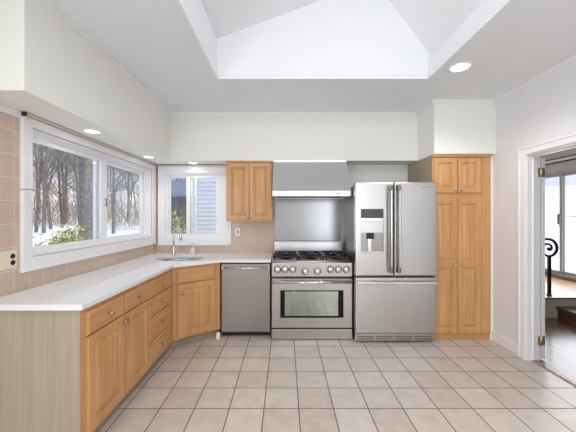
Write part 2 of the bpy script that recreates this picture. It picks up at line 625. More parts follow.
for z in (1.855, .195):
    b = MB()
    b.box(.098, .125, -.0155, -.0115, z - .045, z + .045, .001)
    b.box(.146, .178, -.0085, -.0035, z - .045, z + .045, .001)
    b.cyl((.134, -.014, z - .047), (.134, -.014, z + .047), .007, n=10)
    for dz in (-.03, 0, .03):
        for x in (.106, .116, .156, .168):
            b.lathe([(.004, 0), (.003, .002)], (x, -.0155 if x < .13 else -.0085, z + dz), 8, 'y')
    b.build('hinge', 'brass', r)

HX = 5.0
b = MB(); b.box(XR + .06, HX + .15, .3, 8.0, -.10, -.001)
structure(b.build('floor_hall', 'hallfloor'))
b = MB(); b.box(XR + .045, XR + .10, 2.012, 2.898, -.002, .008, .003)
structure(b.build('trim_8', 'nosing'))
b = MB(); b.box(XR + .12, HX + .15, .3, 8.1, CEIL, CEIL + .05)
structure(b.build('ceiling_hall', 'hallwall'))
GD = (4.30, 6.42, .335, 2.25)
b = MB(); slab_hole(b, 'x', HX, HX + .15, .3, 8.1, 0, CEIL, GD)
structure(b.build('wall_hall_right', 'hallwall'))
b = MB(); b.box(XR + .12, HX, 8.0, 8.1, 0, CEIL)
structure(b.build('wall_hall_back', 'hallwall'))
b = MB(); b.box(XR + .12, HX, .3, .4, 0, CEIL)
structure(b.build('wall_hall_front', 'hallwall'))
b = MB(); b.box(XR + .12, HX, YB + .14, YB + .1401 + .02, 2.5, CEIL)
structure(b.build('trim_9', 'hallwall'))
b = MB()
b.box(HX - .03, HX, 4.2, 7.9, 2.395, 2.41); b.box(HX - .045, HX, 4.2, 7.9, 2.455, 2.475)
structure(b.build('trim_10', 'dark'))
b = MB(); b.box(HX - .06, HX, 4.2, 7.9, 2.41, 2.455, .006)
structure(b.build('trim_11', 'hallwhite'))
# raised landing
b = MB(); b.box(XR + .12, HX, 4.11, 8.0, 0, .265)
structure(b.build('floor_landing', 'hallwhite'))
b = MB(); b.box(XR + .12, HX, 4.08, 8.0, .265, .290, .008)
structure(b.build('floor_landing_boards', 'nosing'))
r = thing('wooden_step', 'dark wooden step below the white landing through the doorway', 'step', (3.78, 4.1, 0))
b = MB(); b.box(.02, 1.1, -.80, 0, 0, .135, .003); b.build('riser', 'stepwood', r)
b = MB(); b.box(-.012, 1.1, -.84, 0, .135, .165, .01); b.build('tread', 'stepwood', r)
# sliding glass door
r = thing('door_2', 'grey framed sliding glass door in the next room', None, (HX, 5.355, .335), kind='structure')
b = MB()
for (y0, y1) in ((-1.055, -1.0), (.99, 1.065)):
    b.box(0, .11, y0, y1, 0, 1.915, .004)
b.box(0, .11, -1.055, 1.065, 1.86, 1.915, .004); b.box(-.01, .12, -1.055, 1.065, 0, .03, .003)
b.build('door_frame', 'greyframe', r)
for (y0, y1, x) in ((-1.0, .025, .055), (-.025, .99, .02)):
    b = MB()
    b.box(x, x + .03, y0, y0 + .05, .03, 1.86, .003); b.box(x, x + .03, y1 - .05, y1, .03, 1.86, .003)
    b.box(x + .001, x + .029, y0 + .049, y1 - .049, .03, .08, .003); b.box(x + .001, x + .029, y0 + .049, y1 - .049, 1.81, 1.86, .003)
    s = b.build('sash', 'greyframe', r)
    b = MB(); b.box(x + .012, x + .018, y0 + .045, y1 - .045, .075, 1.815); b.build('pane', 'glass', s)
b = MB(); b.box(-.03, .02, -.018, .012, .93, 1.13, .006); b.box(-.04, -.02, -.012, .006, .95, 1.11, .005); b.build('door_handle', 'darkhandle', r)
b = MB(); b.box(HX - .016, HX, 4.08, 7.9, .29, .335, .004)
structure(b.build('baseboard_hall', 'nosing'))

# black scroll railing post on the landing
r = thing('iron_railing', 'black wrought iron railing post with scroll end on the landing', 'railing', (3.775, 4.20, .29))
b = MB(); b.box(-.017, .017, -.017, .017, 0, .565, .003); b.lathe([(.035, 0), (.035, .008), (.02, .02)], (0, 0, 0), 16); b.build('post', 'iron', r)
b = MB()
pts = []
cx, cz = -.012, .665
for k in range(61):
    t = k / 60
    a = PI / 2 - t * 2.9 * PI
    rad = .118 * (1 - t) ** 0.8 + .02
    pts.append((cx + rad * math.cos(a), 0, cz + rad * math.sin(a)))
pts = [(-1.15, 0, cz + .134), (-.5, 0, cz + .134), (-.1, 0, cz + .134)] + pts
b.tube(pts, [.018] * 3 + [.019 - .005 * k / 60 for k in range(61)], 8); b.build('scroll_rail', 'iron', r)
b = MB(); b.lathe([(.001, -.012), (.02, -.008), (.024, 0), (.02, .008), (.001, .012)], (cx, 0, cz), 14, 'y'); b.build('scroll_boss', 'iron', r)
b = MB()
for x in (-.35, -.7, -1.05):
    b.box(x - .008, x + .008, -.008, .008, 0, cz + .13)
b.build('baluster', 'iron', r)

# ------------------------------------------------------------------ windows
# window_1: left wall, two sliding sashes
r = thing('window_1', 'wide white sliding window over the worktop on the left wall', None, (XL, 2.03, 1.04), kind='structure')
def L(y, z):
    return y - 2.03, z - 1.04
b = MB()
O = (1.985, 4.03, 1.04, 2.112)
def frame_x(b, x0, x1, o, i, bev=.004):
    b.box(x0, x1, o[0] - 2.03, i[0] - 2.03, o[2] - 1.04, o[3] - 1.04, bev)
    b.box(x0, x1, i[1] - 2.03, o[1] - 2.03, o[2] - 1.04, o[3] - 1.04, bev)
    b.box(x0, x1, i[0] - 2.03, i[1] - 2.03, o[2] - 1.04, i[2] - 1.04, bev)
    b.box(x0, x1, i[0] - 2.03, i[1] - 2.03, i[3] - 1.04, o[3] - 1.04, bev)
frame_x(b, .006, .026, O, (2.07, 3.955, 1.135, 2.05))
frame_x(b, .026, .034, (1.989, 4.026, 1.044, 2.108), (2.006, 4.009, 1.061, 2.091))
b.build('window_casing', 'trim', r)
b = MB()
frame_x(b, -.028, .004, (2.076, 3.949, 1.141, 2.044), (2.086, 3.935, 1.16, 2.03), .002)
frame_x(b, -.125, -.0285, (2.078, 3.947, 1.143, 2.042), (2.10, 3.92, 1.172, 2.012), .002)
b.build('window_frame', 'vinyl', r)
for (y0, y1, x) in ((2.10, 3.06, -.065), (2.93, 3.92, -.10)):
    wl_, wr_ = (.02, .10) if y0 < 2.5 else (.07, .06)
    b = MB()
    b.box(x - .014, x + .014, y0 - 2.03, y0 + wl_ - 2.03, .132, .972, .003)
    b.box(x - .014, x + .014, y1 - wr_ - 2.03, y1 - 2.03, .132, .972, .003)
    b.box(x - .013, x + .013, y0 + wl_ - 2.031, y1 - wr_ - 2.029, .132, .158, .002)
    b.box(x - .013, x + .013, y0 + wl_ - 2.031, y1 - wr_ - 2.029, .935, .972, .002)
    s = b.build('sash', 'vinyl', r)
    b = MB(); b.box(x - .003, x + .003, y0 + wl_ - 2.04, y1 - wr_ - 2.02, .15, .94); b.build('pane', 'glass', s)
b = MB()
lz = 1.565 - 1.04
b.tube([(-.045, .985 - .0, lz + .03 - .0), (-.03, .985, lz + .03), (-.03, .985, lz - .03), (-.045, .985, lz - .03)], .006, 8)
b.build('latch', 'greysteel', r)

# window_2: end wall, left half clear, right sash in front
r = thing('window_2', 'white sliding window beside the upper cabinet above the sink', None, (-1.745, YB, 1.02), kind='structure')
b = MB()
def frame_y(b, y0, y1, o, i, bev=.004):
    X, Z = -1.745, 1.02
    b.box(o[0] - X, i[0] - X, y0, y1, o[2] - Z, o[3] - Z, bev)
    b.box(i[1] - X, o[1] - X, y0, y1, o[2] - Z, o[3] - Z, bev)
    b.box(i[0] - X, i[1] - X, y0, y1, o[2] - Z, i[2] - Z, bev)
    b.box(i[0] - X, i[1] - X, y0, y1, i[3] - Z, o[3] - Z, bev)
frame_y(b, -.026, -.006, (-1.745, -.735, 1.02, 2.108), (-1.655, -.805, 1.11, 2.015))
frame_y(b, -.034, -.026, (-1.741, -.739, 1.024, 2.104), (-1.724, -.756, 1.041, 2.087))
b.build('window_casing', 'trim', r)
b = MB()
frame_y(b, -.004, .0285, (-1.659, -.801, 1.106, 2.019), (-1.64, -.82, 1.13, 2.0), .002)
frame_y(b, .029, .12, (-1.657, -.803, 1.108, 2.017), (-1.622, -.835, 1.15, 1.985), .002)
b.build('window_frame', 'vinyl', r)
for (x0, x1, y, wl, wr) in ((-1.622, -1.30, .09, .012, .06), (-1.375, -.835, .05, .05, .125)):
    X, Z = -1.745, 1.02
    b = MB()
    b.box(x0 - X, x0 + wl - X, y - .014, y + .014, 1.15 - Z, 1.985 - Z, .003)
    b.box(x1 - wr - X, x1 - X, y - .014, y + .014, 1.15 - Z, 1.985 - Z, .003)
    b.box(x0 + wl - .001 - X, x1 - wr + .001 - X, y - .013, y + .013, 1.15 - Z, 1.175 - Z, .002)
    b.box(x0 + wl - .001 - X, x1 - wr + .001 - X, y - .013, y + .013, 1.955 - Z, 1.985 - Z, .002)
    if wl > .03:
        b.box(-1.255 - X, -1.235 - X, y - .010, y + .010, 1.17 - Z, 1.96 - Z, .003)
    s = b.build('sash', 'vinyl', r)
    b = MB(); b.box(x0 + wl - .01 - X, x1 - wr + .01 - X, y - .003, y + .003, 1.165 - Z, 1.965 - Z); b.build('pane', 'glass', s)

# invented windows behind the camera, added to go with the fill lights
for k, (loc, rz, ww, hh) in enumerate((((1.0, YF, .50), 0, 1.25, 1.9), ((XL, -.3, .75), -PI / 2, 1.6, 1.5))):
    r = thing('window_%d' % (k + 3), None, None, loc, rz, kind='structure')
    b = MB()
    for (a0, a1, c0, c1) in ((0, .06, 0, hh), (ww - .06, ww, 0, hh), (.06, ww - .06, 0, .06), (.06, ww - .06, hh - .06, hh), (ww / 2 - .03, ww / 2 + .03, .06, hh - .06)):
        b.box(a0, a1, -.1, -.02, c0, c1, .004)
    b.build('window_frame', 'vinyl', r)
    b = MB(); b.box(.03, ww - .03, -.065, -.059, .03, hh - .03); b.build('pane', 'glass', r)

# cream curtain rails under the soffit
def rail(loc, rz, length, label):
    r = thing('curtain_rail', label, 'curtain rail', loc, rz, 'cream curtain rails')
    b = MB(); b.box(0, length, -.024, 0, 0, .012, .003); b.build('rail', 'cream', r)
    b = MB(); b.box(.0, length, -.014, 0, .012, .020); b.build('track_slot', 'dark', r)  # dark strip painted in for the shadow between rail and soffit
    return r
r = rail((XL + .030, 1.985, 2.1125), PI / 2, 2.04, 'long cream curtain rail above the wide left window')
b = MB(); b.box(-.012, .003, -.028, .0, -.012, .017, .003); b.build('end_bracket', 'dark', r)
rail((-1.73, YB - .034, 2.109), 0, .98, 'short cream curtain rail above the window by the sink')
# thin cord on the window casing
b = MB()
b.tube([(0, -.09, .0), (0, -.02, .012), (.002, .02, .008), (.004, .05, -.02), (.004, .07, -.07), (.004, .065, -.12), (.002, .03, -.16), (.002, .02, -.13), (.002, .018, -.03)], .003, 6)
o = b.build('cord', 'greysteel', None, (XL + .042, 2.04, 1.60))
tag(o, 'thin grey looped cord on the near edge of the left window', 'cord')

# ------------------------------------------------------------------ cabinets
def panel_loops(b, x0, x1, z0, z1, y=0.0, t=.022, fr=.058, ends=True):
    """a raised-panel front standing t proud of y"""
    L = [(x0, x1, z0, z1, y)] if ends else []
    def ins(d, h):
        L.append((x0 + d, x1 - d, z0 + d, z1 - d, y - h))
    ins(0, t - .004); ins(.002, t - .001); ins(.005, t)
    ins(fr, t); ins(fr + .004, t - .004); ins(fr + .008, t - .014); ins(fr + .015, t - .014)
    ins(fr + .040, t - .002); ins(fr + .044, t - .002)
    b.rects(L)


def slab_front(b, x0, x1, z0, z1, y=0.0, t=.02):
    L = [(x0, x1, z0, z1, y)]
    for d, h in ((0, t - .006), (.003, t - .004), (.011, t), (.013, t)):
        L.append((x0 + d, x1 - d, z0 + d, z1 - d, y - h))
    b.rects(L)


KNOB = [(.0065, 0), (.0065, .008), (.006, .013), (.012, .017), (.0165, .022), (.0165, .026), (.012, .030), (.004, .0315), (.0005, .032)]


def knob(parent, x, z, y=-.02, mat='bronze', k=1.12):
    b = MB(); b.lathe([(r_ * k, h * k) for r_, h in KNOB], (x, y, z), 18, 'y')
    return b.build('knob', mat, parent)


def door(parent, x0, x1, z0, z1, kx, kz, fr=.058, name='door'):
    b = MB(); panel_loops(b, x0, x1, z0, z1, fr=fr)
    d = b.build(name, 'oak_v', parent)
    if kx is not None:
        knob(d, kx, kz)
    return d


def drawer(parent, x0, x1, z0, z1, kx=None):
    b = MB(); slab_front(b, x0, x1, z0, z1)
    d = b.build('drawer', 'oak_h', parent)
    knob(d, (x0 + x1) / 2 if kx is None else kx, (z0 + z1) / 2)
    return d


def face_frame(b, w, z0, z1, holes, d=.02):
    """solid frame front with shallow dark-edged gaps is simply the carcass front; doors sit on it"""
    b.box(0, w, 0, d, z0, z1, .002)


FX = -1.20                     # face of the left run
DEPTH = FX - (XL + .006) - .002
KZ = .882                      # underside of worktop
Y0, Y1, Y2, Y3 = 1.725, 2.172, 2.568, 3.115


def base_unit(loc, rz, w, label, name='base_cabinet'):
    r = thing(name, label, 'cabinet', loc, rz)
    b = MB(); face_frame(b, w, .09, KZ, None); b.build('face_frame', 'oak_v', r)
    b = MB(); b.box(.002, w - .002, .02, DEPTH, .09, KZ); b.build('carcass', 'oak_v', r)
    b = MB(); b.box(0, w, .035, .055, 0, .09); b.build('toe_kick', 'toe', r)
    return r


r = base_unit((FX, Y0, 0), PI / 2, Y1 - Y0, 'base cabinet with one drawer and door at the near counter end')
w = Y1 - Y0
drawer(r, .042, w - .006, .708, .848)
door(r, .042, w - .006, .098, .698, w - .033, .655)
b = MB(); b.box(-.006, -.0005, -.001, DEPTH, 0, KZ); o = b.build('end_panel', 'endpanel', r); o['label'] = 'pale grey brown laminate end panel'
r = base_unit((FX, Y1, 0), PI / 2, Y2 - Y1, 'base cabinet with drawer and door beside the four-drawer stack')
w = Y2 - Y1
drawer(r, .006, w - .006, .708, .848)
door(r, .006, w - .006, .098, .698, .033, .655)
r = base_unit((FX, Y2, 0), PI / 2, Y3 - Y2, 'honey wood cabinet of four stacked drawers before the corner', 'drawer_cabinet')
w = Y3 - Y2
for z0, z1 in ((.700, .848), (.528, .690), (.312, .518), (.098, .302)):
    drawer(r, .006, w - .045, z0, z1)

# corner sink cabinet on the diagonal
A = Vector((FX, Y3)); Bp = Vector((-.765, 3.47))
ang = math.atan2(Bp.y - A.y, Bp.x - A.x)
wd = (Bp - A).length
r = thing('sink_cabinet', 'diagonal corner base cabinet under the oval sink', 'cabinet', (A.x, A.y, 0), ang)
ca, sa = math.cos(-ang), math.sin(-ang)
def loc2(p):
    x, y = p[0] - A.x, p[1] - A.y
    return (x * ca - y * sa, x * sa + y * ca)
b = MB(); b.box(0.004, wd - .002, 0, .02, .09, KZ, .002); b.build('face_frame', 'oak_v', r)
# carcass: shell of side walls so that the sink bowl hangs free inside
b = MB()
q = [loc2(p) for p in ((-.77, 3.50), (-.77, YB - .008), (XL + .01, YB - .008), (XL + .01, Y3 + .006), (A.x - .02, Y3 + .006))]
for (p0, p1) in zip(q, q[1:]):
    d = Vector((p1[0] - p0[0], p1[1] - p0[1])).normalized(); nrm = Vector((-d.y, d.x)) * .012
    b.prism([p0, p1, (p1[0] + nrm.x, p1[1] + nrm.y), (p0[0] + nrm.x, p0[1] + nrm.y)], .09, KZ)
b.build('carcass', 'oak_v', r)
b = MB(); b.box(-.02, wd - .01, .04, .06, 0, .09); b.build('toe_kick', 'toe', r)
b = MB(); slab_front(b, .055, wd - .075, .700, .848); b.build('false_drawer_front', 'oak_h', r)
door(r, .055, wd - .075, .112, .690, .09, .60)
b = MB(); b.box(wd - .05, wd - .006, -.008, 0, .09, KZ, .002); b.build('filler_strip', 'oak_v', r)

# ------------------------------------------------------------------ worktop with an oval cut-out
SK = (-1.255, 3.57); SKA, SKB = .285, .245
poly = [(XL + .007, 1.695), (-1.172, 1.695), (-1.172, 3.085), (-.758, 3.42), (-.160, 3.42), (-.160, YB - .007), (XL + .007, YB - .007)]
def round_poly(poly, rad=.012):
    out = []
    n = len(poly)
    for i in range(n):
        p = Vector(poly[i]); a = (Vector(poly[i - 1]) - p).normalized(); c = (Vector(poly[(i + 1) % n]) - p).normalized()
        for k in range(4):
            t = k / 3
            out.append(tuple((p + a * rad * (1 - t) ** 2 + c * rad * t ** 2)))
    return out
outer = round_poly(poly)
hole = [(SK[0] + SKA * math.cos(2 * PI * k / 40), SK[1] + SKB * math.sin(2 * PI * k / 40)) for k in range(40)]
bm = bmesh.new()
def offset_loop(pts, d):
    n = len(pts); out = []
    for i in range(n):
        p, a, c = Vector(pts[i]), Vector(pts[i - 1]), Vector(pts[(i + 1) % n])
        t = (c - a).normalized()
        out.append((p.x + t.y * d, p.y - t.x * d))
    return out
def ring(pts, z):
    return [bm.verts.new((x, y, z)) for x, y in pts]
def side(a, c):
    for i in range(len(a)):
        j = (i + 1) % len(a)
        bm.faces.new([a[i], a[j], c[j], c[i]])
oi = offset_loop(outer, -.004)
hi_ = offset_loop(hole, .004)
o0, o1, o2 = ring(outer, .882), ring(outer, .911), ring(oi, .915)
h0, h1, h2 = ring(hole, .882), ring(hole, .911), ring(hi_, .915)
side(o0, o1); side(o1, o2); side(h1, h0); side(h2, h1)
es = []
for lp in (o2, h2):
    for i in range(len(lp)):
        es.append(bm.edges.get((lp[i], lp[(i + 1) % len(lp)])))
bmesh.ops.triangle_fill(bm, use_beauty=True, use_dissolve=False, edges=es)
es = []
for lp in (o0, h0):
    for i in range(len(lp)):
        es.append(bm.edges.get((lp[i], lp[(i + 1) % len(lp)])))
bmesh.ops.triangle_fill(bm, use_beauty=True, use_dissolve=False, edges=es)
mb = MB(); mb.bm.free(); mb.bm = bm
o = mb.build('worktop', 'quartz')
tag(o, 'glossy white quartz worktop running along both walls', 'worktop')

# sink bowl hung under the cut-out
r = thing('sink', 'oval stainless sink set into the corner of the worktop', 'sink', (SK[0], SK[1], .882))
b = MB()
prof = [(1.0, -.001), (.985, -.004), (.97, -.03), (.95, -.10), (.90, -.15), (.78, -.172), (.4, -.18), (.13, -.184)]
outp = [(.13, -.190), (.42, -.186), (.80, -.178), (.93, -.155), (.98, -.10), (1.0, -.03), (1.02, -.005), (1.04, -.001)]
b.lathe([(p * SKA, h) for p, h in prof], (0, 0, 0), 40, 'z', 1.0, SKB / SKA, cap0=False, cap1=False)
b.lathe([(p * SKA, h) for p, h in outp], (0, 0, 0), 40, 'z', 1.0, SKB / SKA, cap0=False, cap1=False)
b.lathe([(1.04 * SKA, -.001), (1.0 * SKA, -.001)], (0, 0, 0), 40, 'z', 1.0, SKB / SKA, cap0=False, cap1=False)
b.build('bowl', 'steel_sink', r)
b = MB(); b.lathe([(.045, -.186), (.045, -.181), (.036, -.180), (.03, -.184), (.004, -.184)], (0, 0, 0), 20); b.build('drain', 'chrome', r)

# faucet
r = thing('faucet', 'tall gooseneck pull-down faucet behind the oval sink', 'faucet', (-1.452, 3.835, .915))
b = MB(); b.lathe([(.030, 0), (.030, .006), (.024, .012), (.021, .05), (.020, .10), (.016, .105)], (0, 0, 0), 20); b.build('base', 'nickel', r)
dirv = Vector((.88, -.475, 0))
b = MB()
pts = [Vector((0, 0, .09)), Vector((0, 0, .20)), Vector((0, 0, .285))]
R = .064
for k in range(1, 13):
    a = PI - k / 12 * PI * 0.97
    pts.append(dirv * (R + R * math.cos(a)) + Vector((0, 0, .285 + R * math.sin(a))))
b.tube(pts, .0125, 12); b.build('spout', 'nickel', r)
b = MB(); e = pts[-1]
b.tube([e + Vector((0, 0, .004)), e + Vector((0, 0, -.02)), e + Vector((0, 0, -.035)), e + Vector((0, 0, -.085)), e + Vector((0, 0, -.095))], [.013, .014, .018, .021, .017], 14); b.build('spray_head', 'nickel', r)
b = MB(); b.tube([(.018, 0, .055), (.045, -.005, .058)], .012, 10); b.tube([(.042, -.005, .058), (.055, -.008, .075), (.060, -.01, .125)], [.007, .006, .005], 10); b.build('lever', 'nickel', r)
# soap dispenser
r = thing('soap_dispenser', 'small pale pump soap bottle on the worktop right of the faucet', 'soap dispenser', (-1.215, 3.865, .915))
b = MB(); b.lathe([(.026, 0), (.031, .005), (.032, .03), (.030, .06), (.022, .082), (.012, .095), (.011, .102)], (0, 0, 0), 20); b.build('bottle', 'clearplastic', r)
b = MB(); b.lathe([(.013, .100), (.013, .112), (.005, .114), (.005, .135), (.010, .136), (.010, .145), (.002, .147)], (0, 0, 0), 14); b.tube([(0, 0, .14), (.02, -.028, .14), (.024, -.034, .132)], .004, 8); b.build('pump', 'nickel', r)

# ------------------------------------------------------------------ upper cabinet
UX0, UX1, UY = -.750, -.158, 3.755
r = thing('upper_cabinet', 'honey wood two-door wall cabinet between the window and hood', 'cabinet', (UX0, UY, 1.355))
w = UX1 - UX0; h = SB - 1.355 - .002
b = MB(); b.box(0, w, 0, .018, 0, h, .002); b.build('face_frame', 'oak_v', r)
b = MB(); b.box(.002, w - .002, .018, YB - .009 - UY, 0.004, h); b.build('carcass', 'oak_v', r)
m_ = w / 2
door(r, .012, m_ - .002, .022, h - .028, m_ - .035, .062, .052)
door(r, m_ + .002, w - .012, .022, h - .028, m_ + .035, .062, .052)
b = MB(); b.box(-.004, w + .003, -.022, 0, h - .022, h, .004); b.build('top_moulding', 'oak_h', r)

# ------------------------------------------------------------------ pantry
r = thing('pantry_cabinet', 'tall honey wood pantry cabinet right of the refrigerator', 'cabinet', (PX0, PYF, 0))
w = PX1 - PX0
b = MB(); b.box(0, w, 0, .02, 0.075, SB - .002, .002); b.build('face_frame', 'oak_v', r)
b = MB(); b.box(.006, w - .002, .02, YB - .001 - PYF, 0, SB - .002); b.build('carcass', 'oak_v', r)
b = MB(); b.box(0, .006, .02, YB - .001 - PYF, 0, SB - .002); o = b.build('side_panel', 'endpanel', r); o['label'] = 'pale grey brown side panel'
b = MB(); b.box(0, w, .012, .02, 0, .075, .002); b.build('toe_kick', 'oak_h', r)
b = MB(); b.box(-.004, w + .004, -.024, 0, SB - .028, SB - .002, .004); b.build('top_moulding', 'oak_h', r)
xl0, xl1, xr0, xr1 = .012, .279, .285, .552
door(r, xl0, xl1, 1.690, 2.085, xl1 - .032, 1.728, .05)
door(r, xr0, xr1, 1.690, 2.085, xr0 + .032, 1.728, .05)
for (x0, x1, kx) in ((xl0, xl1, xl1 - .03), (xr0, xr1, xr0 + .03)):
    b = MB()
    t, fr = .02, .05
    zm0, zm1 = .84, .90
    # one door of two raised panels: lower and upper sections share the middle rail
    for (z0, z1, fz0, fz1) in ((.085, .87, .055, .035), (.87, 1.620, .035, .055)):
        Ls = [(x0, x1, z0, z1, 0), (x0, x1, z0, z1, -t)]
        for d, hh in ((0, t), (.004, t - .004), (.009, t - .014), (.015, t - .014), (.036, t - .002), (.040, t - .002)):
            Ls.append((x0 + fr + d, x1 - fr - d, z0 + fz0 + d, z1 - fz1 - d, -hh))
        b.rects(Ls)
    d = b.build('door', 'oak_v', r)
    knob(d, kx, .868)
b = MB(); b.box(xr1 + .012, w, -.006, 0, .075, SB - .03, .002); b.build('filler_strip', 'oak_v', r)

# ------------------------------------------------------------------ dishwasher
DX0, DX1, DY = -.752, -.168, 3.452
r = thing('dishwasher', 'stainless dishwasher between the sink cabinet and the range', 'dishwasher', (DX0, DY, 0))
w = DX1 - DX0
b = MB(); b.box(.006, w - .006, .036, YB - .02 - DY, .05, .866); b.build('body', 'black', r)
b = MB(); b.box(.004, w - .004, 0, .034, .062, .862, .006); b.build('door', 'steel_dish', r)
b = MB(); b.tube([(.03, -.04, .818), (w - .03, -.04, .818)], .011, 14)
for x in (.045, w - .045):
    b.cyl((x, -.04, .818), (x, .002, .818), .009, n=10)
b.box(.014, .034, -.052, -.026, .807, .829, .003); b.box(w - .034, w - .014, -.052, -.026, .807, .829, .003)
b.build('handle', 'chrome', r)
b = MB(); b.box(.01, w - .01, .05, .062, 0, .058); b.build('toe_panel', 'black', r)
for x in (.04, w - .04):
    b = MB(); b.lathe([(.018, 0), (.018, .008), (.008, .010), (.008, .052)], (x, .10, 0), 12); b.build('foot', 'black', r)
b = MB(); b.box(-.045, -.002, -.055, -.022, .0, .075, .006); o = b.build('corner_block', 'whiteplastic', r); o['label'] = 'small white block at the lower corner'

# ------------------------------------------------------------------ range
RX0, RX1, RY = -.153, .773, 3.376
r = thing('range', 'stainless six-burner gas range under the hood', 'range', (RX0, RY, 0))
w = RX1 - RX0
b = MB(); b.box(.004, w - .004, .036, .62, .02, .895, .003)
for x in (.06, w - .06):
    for y in (.10, .55):
        b.cyl((x, y, 0), (x, y, .022), .02, n=12)
b.build('body', 'black', r)
b = MB(); b.box(0, w, .0, .035, .008, .122, .004); b.build('kick_panel', 'steel_h', r)
# oven door with a framed window
b = MB()
wx0, wx1, wz0, wz1 = .098, w - .100, .254, .572
b.rects([(0, w, .138, .705, .036), (0, w, .138, .705, .004), (.004, w - .004, .142, .701, 0), (wx0, wx1, wz0, wz1, 0), (wx0 + .004, wx1 - .004, wz0 + .004, wz1 - .004, .010)], cap0=True, cap1=True)
dr = b.build('oven_door', 'steel_h', r)
b = MB(); b.box(wx0 + .003, wx1 - .003, .005, .012, wz0 + .003, wz1 - .003); b.build('window_border', 'ovenglass', dr)
b = MB(); b.box(wx0 + .052, wx1 - .062, .0035, .0055, wz0 + .022, wz1 - .014, .001); b.build('window_glass', 'ovencoat', dr)
b = MB(); b.tube([(.004, -.052, .672), (w - .004, -.052, .672)], .014, 16)
for x in (.04, w - .04):
    b.tube([(x, -.052, .672), (x, .002, .668)], .011, 10)
b.build('handle', 'chrome', dr)
b = MB()
for k in range(10):
    x = w / 2 - .055 + k * .012
    b.box(x, x + .003, -.001, .0015, .196, .212); b.box(x, x + .008, -.001, .0015, .196 if k % 2 else .209, .199 if k % 2 else .212)
    if k % 3 == 0:
        b.box(x + .006, x + .008, -.001, .0015, .196, .212)
b.build('badge', 'greysteel', dr)
# control panel with bull-nose
b = MB()
b.box(0, w, -.002, .04, .728, .886, .004)
b.build('control_panel', 'steel_h', r)
b = MB(); b.tube([(0, .004, .900), (w, .004, .900)], .015, 16); b.box(0, w, .004, .60, .888, .912, .002); b.build('cooktop', 'steel_h', r)
for x, z, k in ((277.4, .812, 1), (284.9, .812, 1), (292.8, .812, 1), (305.5, .792, 1.02), (317.8, .792, 1.02), (331, .812, 1), (338.9, .812, 1), (346.8, .812, 1)):
    X = (x - 285) * 3.34 / 294 - RX0
    b = MB()
    b.lathe([(.038 * k, 0), (.038 * k, .004), (.033 * k, .007), (.031 * k, .034), (.028 * k, .040), (.002, .041)], (X, -.002, z), 24, 'y')
    b.box(X - .005, X + .005, -.050, -.038, z - .026, z + .026, .002)
    kb = b.build('knob', 'chrome', r)
    b = MB(); b.lathe([(.042 * k, 0), (.042 * k, .003), (.036 * k, .0045)], (X, -.002, z), 24, 'y'); b.build('knob_ring', 'darkhandle', kb)
# backguard
b = MB(); b.box(0.01, w - .01, .575, .615, .90, 1.078, .004); b.box(0.01, w - .01, .560, .615, 1.062, 1.080, .004); b.build('backguard', 'steel_hood', r)
# burners and grates
for gx in (.16, w / 2, w - .16):
    for gy in (.17, .43):
        b = MB(); b.lathe([(.075, 0), (.06, .006), (.045, .008), (.045, .018), (.035, .024), (.002, .025)], (gx, gy, .912), 20); b.build('burner', 'iron', r)
for k in range(3):
    x0 = .012 + k * (w - .024) / 3 + .003; x1 = .012 + (k + 1) * (w - .024) / 3 - .003
    b = MB()
    y0, y1, z0, z1 = .045, .555, .938, .958
    t = .014
    for (a0, a1, c0, c1) in ((x0, x1, y0, y0 + t), (x0, x1, y1 - t, y1), (x0, x0 + t, y0, y1), (x1 - t, x1, y0, y1), (x0, x1, .30 - t / 2, .30 + t / 2)):
        b.box(a0, a1, c0, c1, z0, z1, .003)
    xm = (x0 + x1) / 2
    for cy in (.17, .43):
        for (dx, dy) in ((1, 0), (-1, 0), (0, 1), (0, -1), (.7, .7), (-.7, .7), (.7, -.7), (-.7, -.7)):
            b.tube([(xm + dx * .04, cy + dy * .04, z1 + .002), (xm + dx * .13, cy + dy * .115, z1 - .006)], .0075, 8)
    for (fx, fy) in ((x0 + t, y0 + t), (x1 - t, y0 + t), (x0 + t, y1 - t), (x1 - t, y1 - t), (x0 + t, .30), (x1 - t, .30)):
        b.cyl((fx, fy, .911), (fx, fy, .942), .009, n=10)
    b.build('grate', 'iron', r)

# steel splash panel on the wall behind the range
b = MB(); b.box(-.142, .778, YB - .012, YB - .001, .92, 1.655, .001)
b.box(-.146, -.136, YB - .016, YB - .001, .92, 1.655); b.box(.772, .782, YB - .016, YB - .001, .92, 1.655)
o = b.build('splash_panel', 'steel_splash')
tag(o, 'brushed steel splash panel on the wall behind the gas range', 'splash panel')

# ------------------------------------------------------------------ range hood
r = thing('range_hood', 'sloped stainless range hood above the gas range', 'range hood', (-.147, YB - .013, 1.658))
w = .926
def hy(y):
    return y - (YB - .013)
b = MB()
t = .012
sec = [(hy(3.445), 0), (hy(3.445), .060), (hy(3.455), .066), (hy(3.725), SB - 1.658 - .022), (hy(3.725), SB - 1.658 - .002), (0, SB - 1.658 - .002), (0, .018), (hy(3.46), .018), (hy(3.46), 0)]
b.prism(sec, 0, w, 'x')
b.box(0, .012, hy(3.446), 0, 0, .02); b.box(w - .012, w, hy(3.446), 0, 0, .02); b.box(0, w, -.03, 0, 0, .02)
b.build('canopy', 'steel_hood', r)
b = MB()
for k in range(3):
    x0 = .03 + k * .29
    b.box(x0, x0 + .28, hy(3.50), -.04, .010, .017, .002)
    for j in range(9):
        b.box(x0 + .02 + j * .027, x0 + .032 + j * .027, hy(3.53), -.07, .006, .011)
b.build('filter', 'greysteel', r)
for x in (.755, .784):
    b = MB(); b.lathe([(.010, 0), (.010, .006), (.007, .009), (.001, .009)], (x, hy(3.445), .030), 14, 'y'); b.build('button', 'black', r)

